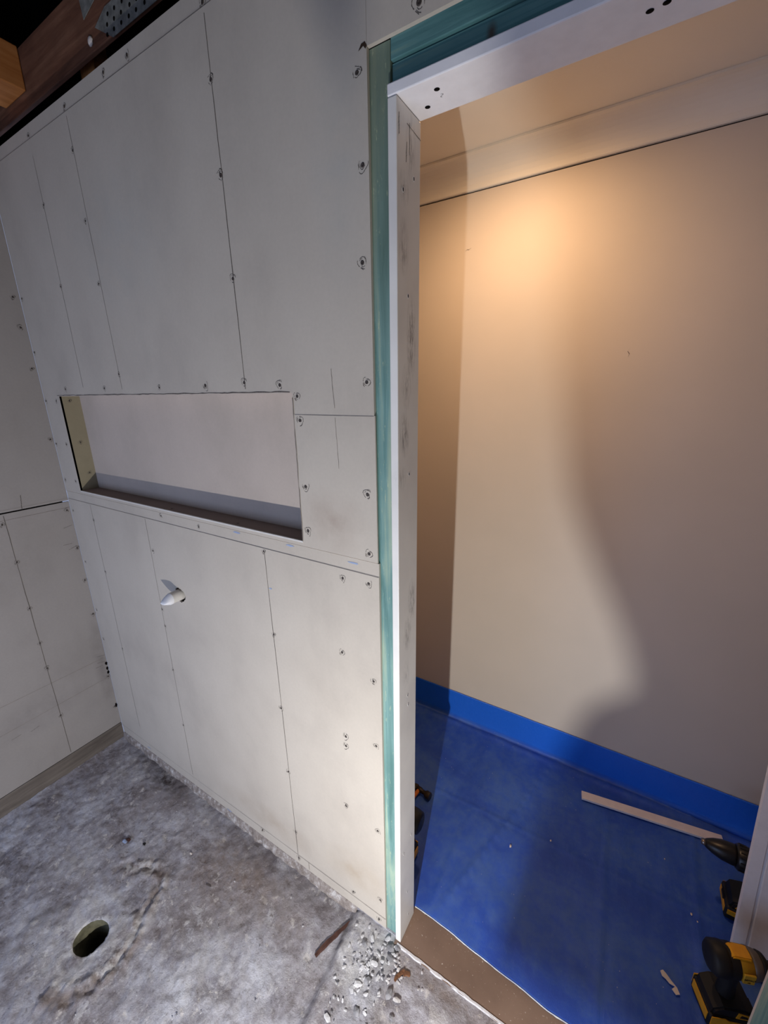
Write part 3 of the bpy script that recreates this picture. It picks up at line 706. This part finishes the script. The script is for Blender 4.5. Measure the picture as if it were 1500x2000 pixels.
def stick(name, a, b, w_, h, mat, label, cat, z):
    L = math.hypot(b[0]-a[0], b[1]-a[1]); bm = bmesh.new(); N = 8; rows = []
    for k in range(N+1):
        f = k/N; ww = w_*(1-.35*abs(2*f-1)**3)*random.uniform(.85, 1.1); off = w_*.15*math.sin(f*5)
        rows.append([bm.verts.new((L*(f-.5), off+sy*ww/2, zz)) for sy, zz in ((-1, 0), (1, 0), (.8, h*random.uniform(.8, 1.1)), (-.8, h*random.uniform(.8, 1.1)))])
    for p, q in zip(rows, rows[1:]):
        for i in range(4): bm.faces.new((p[i], p[(i+1) % 4], q[(i+1) % 4], q[i]))
    bm.faces.new(rows[0]); bm.faces.new(rows[-1])
    o = obj(name, bm, mat, loc=((a[0]+b[0])/2, (a[1]+b[1])/2, z)); o.rotation_euler = (0, 0, math.atan2(b[1]-a[1], b[0]-a[0]))
    return tag(o, label, cat)
stick('timber_splinter', (1.352, -.150), (1.392, -.030), .013, .007, 'dark_splinter', 'long dark brown timber splinter beside the slab step', 'splinter', -.030)
stick('rusty_offcut', (1.588, -.085), (1.600, -.050), .010, .004, 'rust', 'short rusty brown offcut lying among the chips', 'offcut', -.004)
stick('rusty_washer_piece', (1.603, -.060), (1.618, -.048), .013, .003, 'rust', 'round rusty flake beside the rusty offcut', 'offcut', -.004)
stick('grey_nail', (.905, -.20), (.925, -.195), .003, .002, 'tool_steel', 'small pale nail on the concrete right of the drain hole', 'nail', -.029)
for nm, x, y, s, m, lab in (('blue_plastic_scrap', .517, -.268, 1.0, 'blue_chalk', 'crumpled light blue plastic scrap on the concrete'), ('dark_bark_scrap', .523, -.258, .9, 'dark_splinter', 'dark crumb behind the light blue plastic scrap'), ('black_scrap', .590, -.236, .7, 'black_rubber', 'small black curl right of the blue plastic scrap'), ('white_crumb', .772, -.166, .45, 'paper_white', 'tiny white crumb on the concrete midway to the wall')):
    bm = bmesh.new(); bmesh.ops.create_icosphere(bm, subdivisions=2, radius=.009*s)
    for v in bm.verts:
        k_ = 1+.6*noise.noise(v.co*250+Vector((x*50, 0, 0))); v.co = Vector((v.co.x*k_*1.3, v.co.y*k_*.7, v.co.z*k_*.45))
    tag(obj(nm, bm, m, loc=(x, y, -.026)), lab, 'debris')

# ------------------------------------------------------------------ power tools (local: nose along +X, up +Z, base at z=0)
def outline_solid(pts, hw, bevel=.004, y=0): return prism(pts, y-hw, y+hw, 'XZ', bevel)
def battery(t, L=.118, Wd=.076, x0=-.055):
    obj('battery', box((x0, -Wd/2, .0), (x0+L, Wd/2, .040), .007, 3), 'black_rubber', t)
    for s in (-1, 1):
        y = s*Wd/2
        obj('battery_flash', prism([(x0+.004, .012), (x0+.040, .011), (x0+.054, .020), (x0+L-.004, .020), (x0+L-.004, .034), (x0+.046, .036), (x0+.036, .041), (x0+.004, .040)], y-.0012*(s < 0)-.0003, y+.0012*(s > 0)+.0003, 'XZ'), 'tool_yellow', t)['label'] = 'yellow side flash of the battery'
    obj('battery_flash', box((x0+L-.001, -.030, .012), (x0+L+.0012, .030, .030), .0004, 1), 'tool_yellow', t)
    obj('battery_flash', box((x0-.0012, -.030, .012), (x0+.001, .030, .036), .0004, 1), 'tool_yellow', t)
    obj('release_button', box((x0+L-.004, -.012, .030), (x0+L+.003, .012, .038), .001, 1), 'black_rubber', t)
    obj('foot', prism([(x0+.004, .040), (x0+L-.006, .040), (x0+L-.012, .058), (x0+.082, .068), (x0+.03, .068), (x0+.008, .056)], -Wd/2+.004, Wd/2-.004, 'XZ', .004), 'black_rubber', t)
    for s in (-1, 1):
        y = s*(Wd/2-.004)
        f = obj('foot_label', prism([(x0+.060, .044), (x0+.100, .044), (x0+.094, .058), (x0+.064, .062)], y-.0010, y+.0010, 'XZ'), 'tool_yellow', t)
        obj('label_window', prism([(x0+.068, .048), (x0+.088, .048), (x0+.085, .055), (x0+.071, .057)], y-.0015, y+.0015, 'XZ'), 'black_rubber', f)
def grip(t, top=.150, lean=.012):
    bm = bmesh.new(); rings = []
    for k in range(9):
        f = k/8; z = .062+(top-.062)*f; cx = -.004-lean*f; rx = .020+.004*math.cos(f*PI*2)*.6+(.004 if f > .85 else 0); ry = .0165
        rings.append([bm.verts.new((cx+rx*math.cos(a), ry*math.sin(a), z)) for a in [2*PI*i/20 for i in range(20)]])
    for a, b in zip(rings, rings[1:]):
        for i in range(20): bm.faces.new((a[i], a[(i+1) % 20], b[(i+1) % 20], b[i])).smooth = True
    bm.faces.new(rings[0]); bm.faces.new(rings[-1]); obj('grip', bm, 'black_rubber', t)
    obj('trigger', prism([(.010, .118), (.024, .122), (.028, .136), (.020, .150), (.006, .148)], -.007, .007, 'XZ', .002), 'black_rubber', t)
def text_part(t, s, size, loc, rot, par=None):
    cu = bpy.data.curves.new('lettering', 'FONT'); cu.body = s; cu.size = size; cu.align_x = 'CENTER'; cu.align_y = 'CENTER'; cu.extrude = .0003
    o = bpy.data.objects.new('lettering', cu); COL.objects.link(o)
    dg = bpy.context.evaluated_depsgraph_get(); me = bpy.data.meshes.new_from_object(o.evaluated_get(dg)); COL.objects.unlink(o); bpy.data.objects.remove(o)
    me.materials.clear(); me.materials.append(M['black_rubber'])
    o = bpy.data.objects.new('lettering', me); COL.objects.link(o); o.parent = t; o.location = loc; o.rotation_euler = rot; return o
def impact_driver(loc, rz, label, rx=0, ry=0):
    t = tag(empty('impact_driver', loc), label, 'power tool'); t.rotation_euler = (rx, ry, rz); t.scale = (.98, 1.08, 1.14)
    battery(t); grip(t, .150, .004)
    zc = .172
    obj('housing', lathe([(.018, -.052), (.027, -.050), (.030, -.040), (.031, -.010), (.030, .022)], 'X', 32, origin=(0, 0, zc)), 'tool_yellow_label', t)['label'] = 'yellow motor housing'
    obj('rear_cap', lathe([(.012, -.068), (.026, -.066), (.0325, -.058), (.0335, -.038), (.0325, -.030), (.031, -.029)], 'X', 32, origin=(0, 0, zc)), 'black_rubber', t)['label'] = 'black rubber rear cap'
    sp = lathe([(.0316, -.032), (.0322, -.020), (.0322, -.012), (.0314, -.008)], 'X', 32, origin=(0, 0, zc), cap=False); obj('rubber_band', sp, 'black_rubber', t)
    obj('spine', prism([(-.034, zc+.024), (-.02, zc+.0345), (.018, zc+.0335), (.02, zc+.024)], -.014, .014, 'XZ', .002), 'tool_yellow', t)
    obj('nose', lathe([(.0305, .022), (.030, .030), (.027, .042), (.0235, .048)], 'X', 32, origin=(0, 0, zc)), 'tool_grey', t)['label'] = 'grey metal gear nose'
    obj('bumper', lathe([(.0255, .046), (.0265, .050), (.024, .058), (.017, .064), (.012, .066)], 'X', 28, origin=(0, 0, zc)), 'black_rubber', t)
    obj('collet', lathe([(.0105, .065), (.011, .078), (.0085, .083)], 'X', 20, origin=(0, 0, zc)), 'chuck_black', t)
    obj('driver_bit', lathe([(.0032, .082), (.0032, .092), (.002, .094), (.002, .104), (.0032, .106), (.0028, .112), (.001, .114)], 'X', 8, origin=(0, 0, zc)), 'tool_steel', t)
    obj('neck', prism([(-.030, zc-.012), (-.030, zc-.030), (-.012, .135), (.022, .140), (.034, zc-.026), (.030, zc-.010)], -.017, .017, 'XZ', .004), 'black_rubber', t)
    lab = obj('side_label', box((-.006, -.0335, zc-.012), (.020, -.029, zc+.014), .001, 1), 'tool_yellow_label', t)
    text_part(lab, 'DEWALT', .0062, (.007, -.0338, zc+.001), (PI/2, 0, 0))
    text_part(lab, 'XR', .005, (.007, -.0338, zc-.007), (PI/2, 0, 0))
    return t
def drill(loc, rz, label, rx=0, ry=0, body='tool_yellow'):
    t = tag(empty('cordless_drill', loc), label, 'power tool'); t.rotation_euler = (rx, ry, rz); t.scale = (1.18,)*3
    battery(t); grip(t, .150, .004); zc = .176
    obj('housing', lathe([(.020, -.080), (.028, -.076), (.031, -.06), (.0315, -.01), (.031, .004)], 'X', 32, origin=(0, 0, zc)), body, t)
    obj('gear_case', lathe([(.0315, .004), (.0315, .020), (.030, .030), (.0295, .036)], 'X', 32, origin=(0, 0, zc)), 'tool_grey', t)['label'] = 'grey gear case'
    bm = lathe([(.0300, .036), (.0305, .040), (.0295, .060), (.026, .064)], 'X', 32, origin=(0, 0, zc)); obj('torque_collar', bm, 'chuck_black', t)
    bm = bmesh.new()
    for k in range(16):
        a = 2*PI*k/16; b_ = box((.042, -.0015, .0285), (.058, .0015, .0312)); b_.transform(Matrix.Rotation(a, 4, 'X')); b_.transform(Matrix.Translation((0, 0, zc)))
        me = bpy.data.meshes.new('tmp'); b_.to_mesh(me); b_.free(); bm.from_mesh(me); bpy.data.meshes.remove(me)
    obj('collar_ribs', bm, 'chuck_black', t)
    obj('chuck', lathe([(.0245, .064), (.0250, .070), (.0235, .092), (.018, .110), (.012, .122), (.009, .126)], 'X', 32, origin=(0, 0, zc)), 'chuck_black', t)
    obj('chuck_jaws', lathe([(.009, .124), (.0075, .134), (.003, .1345)], 'X', 6, origin=(0, 0, zc)), 'tool_steel', t)
    obj('belt_hook', prism([(.012, .132), (.034, .136), (.036, .142), (.012, .140)], .016, .020, 'XZ', .0008), 'tool_yellow_label', t)
    obj('neck', prism([(-.034, zc-.012), (-.034, zc-.030), (-.012, .135), (.022, .142), (.036, zc-.026), (.032, zc-.010)], -.017, .017, 'XZ', .004), 'black_rubber', t)
    text_part(t, 'DEWALT', .009, (-.035, -.0318, zc), (PI/2, 0, 0))
    return t
drill((2.468, .606, .0095), math.radians(180), 'yellow and black cordless drill standing half hidden behind the leaning white board')
impact_driver((2.358, .308, .0095), math.radians(22), 'yellow and black impact driver standing on its battery at the lower right corner')
drill((1.434, .200, .0095), math.radians(180), 'black-bodied cordless drill mostly hidden behind the left jamb', body='black_rubber')

# claw hammer
hm = tag(empty('claw_hammer', (1.395, .455, .020)), 'dark steel claw hammer whose head peeks out behind the left jamb', 'hammer')
hm.rotation_euler = (0, 0, math.radians(-8))
obj('hammer_head', lathe([(.010, -.012), (.011, .008), (.0085, .014), (.0085, .026), (.0145, .034), (.0150, .050), (.0135, .053)], 'X', 24), 'hammer_steel', hm)
for s in (-1, 1):
    bm = bmesh.new(); rings = []
    for k in range(8):
        f = k/7; a = f*1.1; c = (-.010-.055*math.sin(a), -.055*(1-math.cos(a)), s*(.004+.005*f)); hw = .011*(1-.75*f); th = .004*(1-.3*f)
        rings.append([bm.verts.new((c[0], c[1]+yy*hw, c[2]+zz*th)) for yy, zz in ((-1, -1), (1, -1), (1, 1), (-1, 1))])
    for p, q in zip(rings, rings[1:]):
        for i in range(4): bm.faces.new((p[i], p[(i+1) % 4], q[(i+1) % 4], q[i]))
    bm.faces.new(rings[0]); bm.faces.new(rings[-1]); obj('claw', bm, 'hammer_steel', hm)
obj('handle', lathe([(.0075, .008), (.0075, -.06), (.011, -.08), (.0125, -.17), (.014, -.185), (.012, -.19)], 'Y', 16), 'orange_plastic', hm)['label'] = 'orange handle'

# ------------------------------------------------------------------ work lamp below the camera, with an added shadow blocker in front of it
wl = tag(empty('work_lamp', (LAMP.x, LAMP.y, -.004)), 'small black work lamp on a stand below the camera', 'lamp')
H = LAMP.z+.004
obj('base', lathe([(.09, 0), (.09, .008), (.02, .016), (.008, .02)], 'Z', 32), 'lamp_black', wl)
obj('pole', lathe([(.006, .018), (.006, H-.03)], 'Z', 12), 'lamp_black', wl)
obj('socket', lathe([(.006, H-.032), (.010, H-.026), (.010, H-.014)], 'Z', 16), 'lamp_black', wl)
blocker = tag(empty('shadow_blocker', tuple(LAMP)), 'added brown shadow blocker on a wire stand beside the work lamp, out of view', 'blocker')
# added out of view: left edge shaped to cast the curved far-wall shadow
shadow_edge = [(-.125, 2.10), (-.125, 1.78), (-.150, 1.4), (-.165, 1.2), (-.120, 1.02), (-.095, .85), (-.075, .694), (-.05, .56), (-.03, .436), (.01, .33), (.05, .25), (.118, .11), (.147, .02), (.14, -.02), (.09, -.063), (.06, -.11), (.045, -.17), (.015, -.28), (-.01, -.50)]
def dist(b): return .13 if b < .3 else .13-.03*min(1, (b-.3)/.9)
bm = bmesh.new(); last = None
for a, b in shadow_edge:
    d = dist(b); P = [bm.verts.new((a*d, d, b*d)), bm.verts.new((.24, d+.01, b*d))]
    if last: bm.faces.new((last[0], last[1], P[1], P[0]))
    last = P
cl = obj('blocker_panel', bm, 'blocker_brown', blocker); m_ = cl.modifiers.new('thickness', 'SOLIDIFY'); m_.thickness = .0015; m_.offset = 0
lobe = [(-.60, 2.45), (-.60, 2.3), (-.53, 2.14), (-.464, 2.03), (-.42, 1.96), (-.385, 2.1), (-.33, 2.30), (-.20, 2.32), (-.125, 2.09), (.3, 2.09), (1.2, 2.09), (1.2, 2.45)]  # added corner, outlined to shade a patch high on the sheeted wall
bm = prism([(a*.1, b*.1) for a, b in lobe], .1, .1015, 'XZ'); obj('blocker_corner', bm, 'blocker_brown', blocker)
obj('blocker_post', lathe([(.004, -.484), (.004, .30)], 'Z', 8, origin=(.235, .144, 0)), 'tool_steel', blocker)
obj('blocker_arm', lathe([(.0025, .02), (.0025, .235)], 'X', 8, origin=(0, .10, .186)), 'tool_steel', blocker)
obj('blocker_brace', lathe([(.0025, .098), (.0025, .146)], 'Y', 8, origin=(.235, 0, .186)), 'tool_steel', blocker)
obj('blocker_foot', box((.12, .09, -.486), (.34, .20, -.480)), 'tool_steel', blocker)
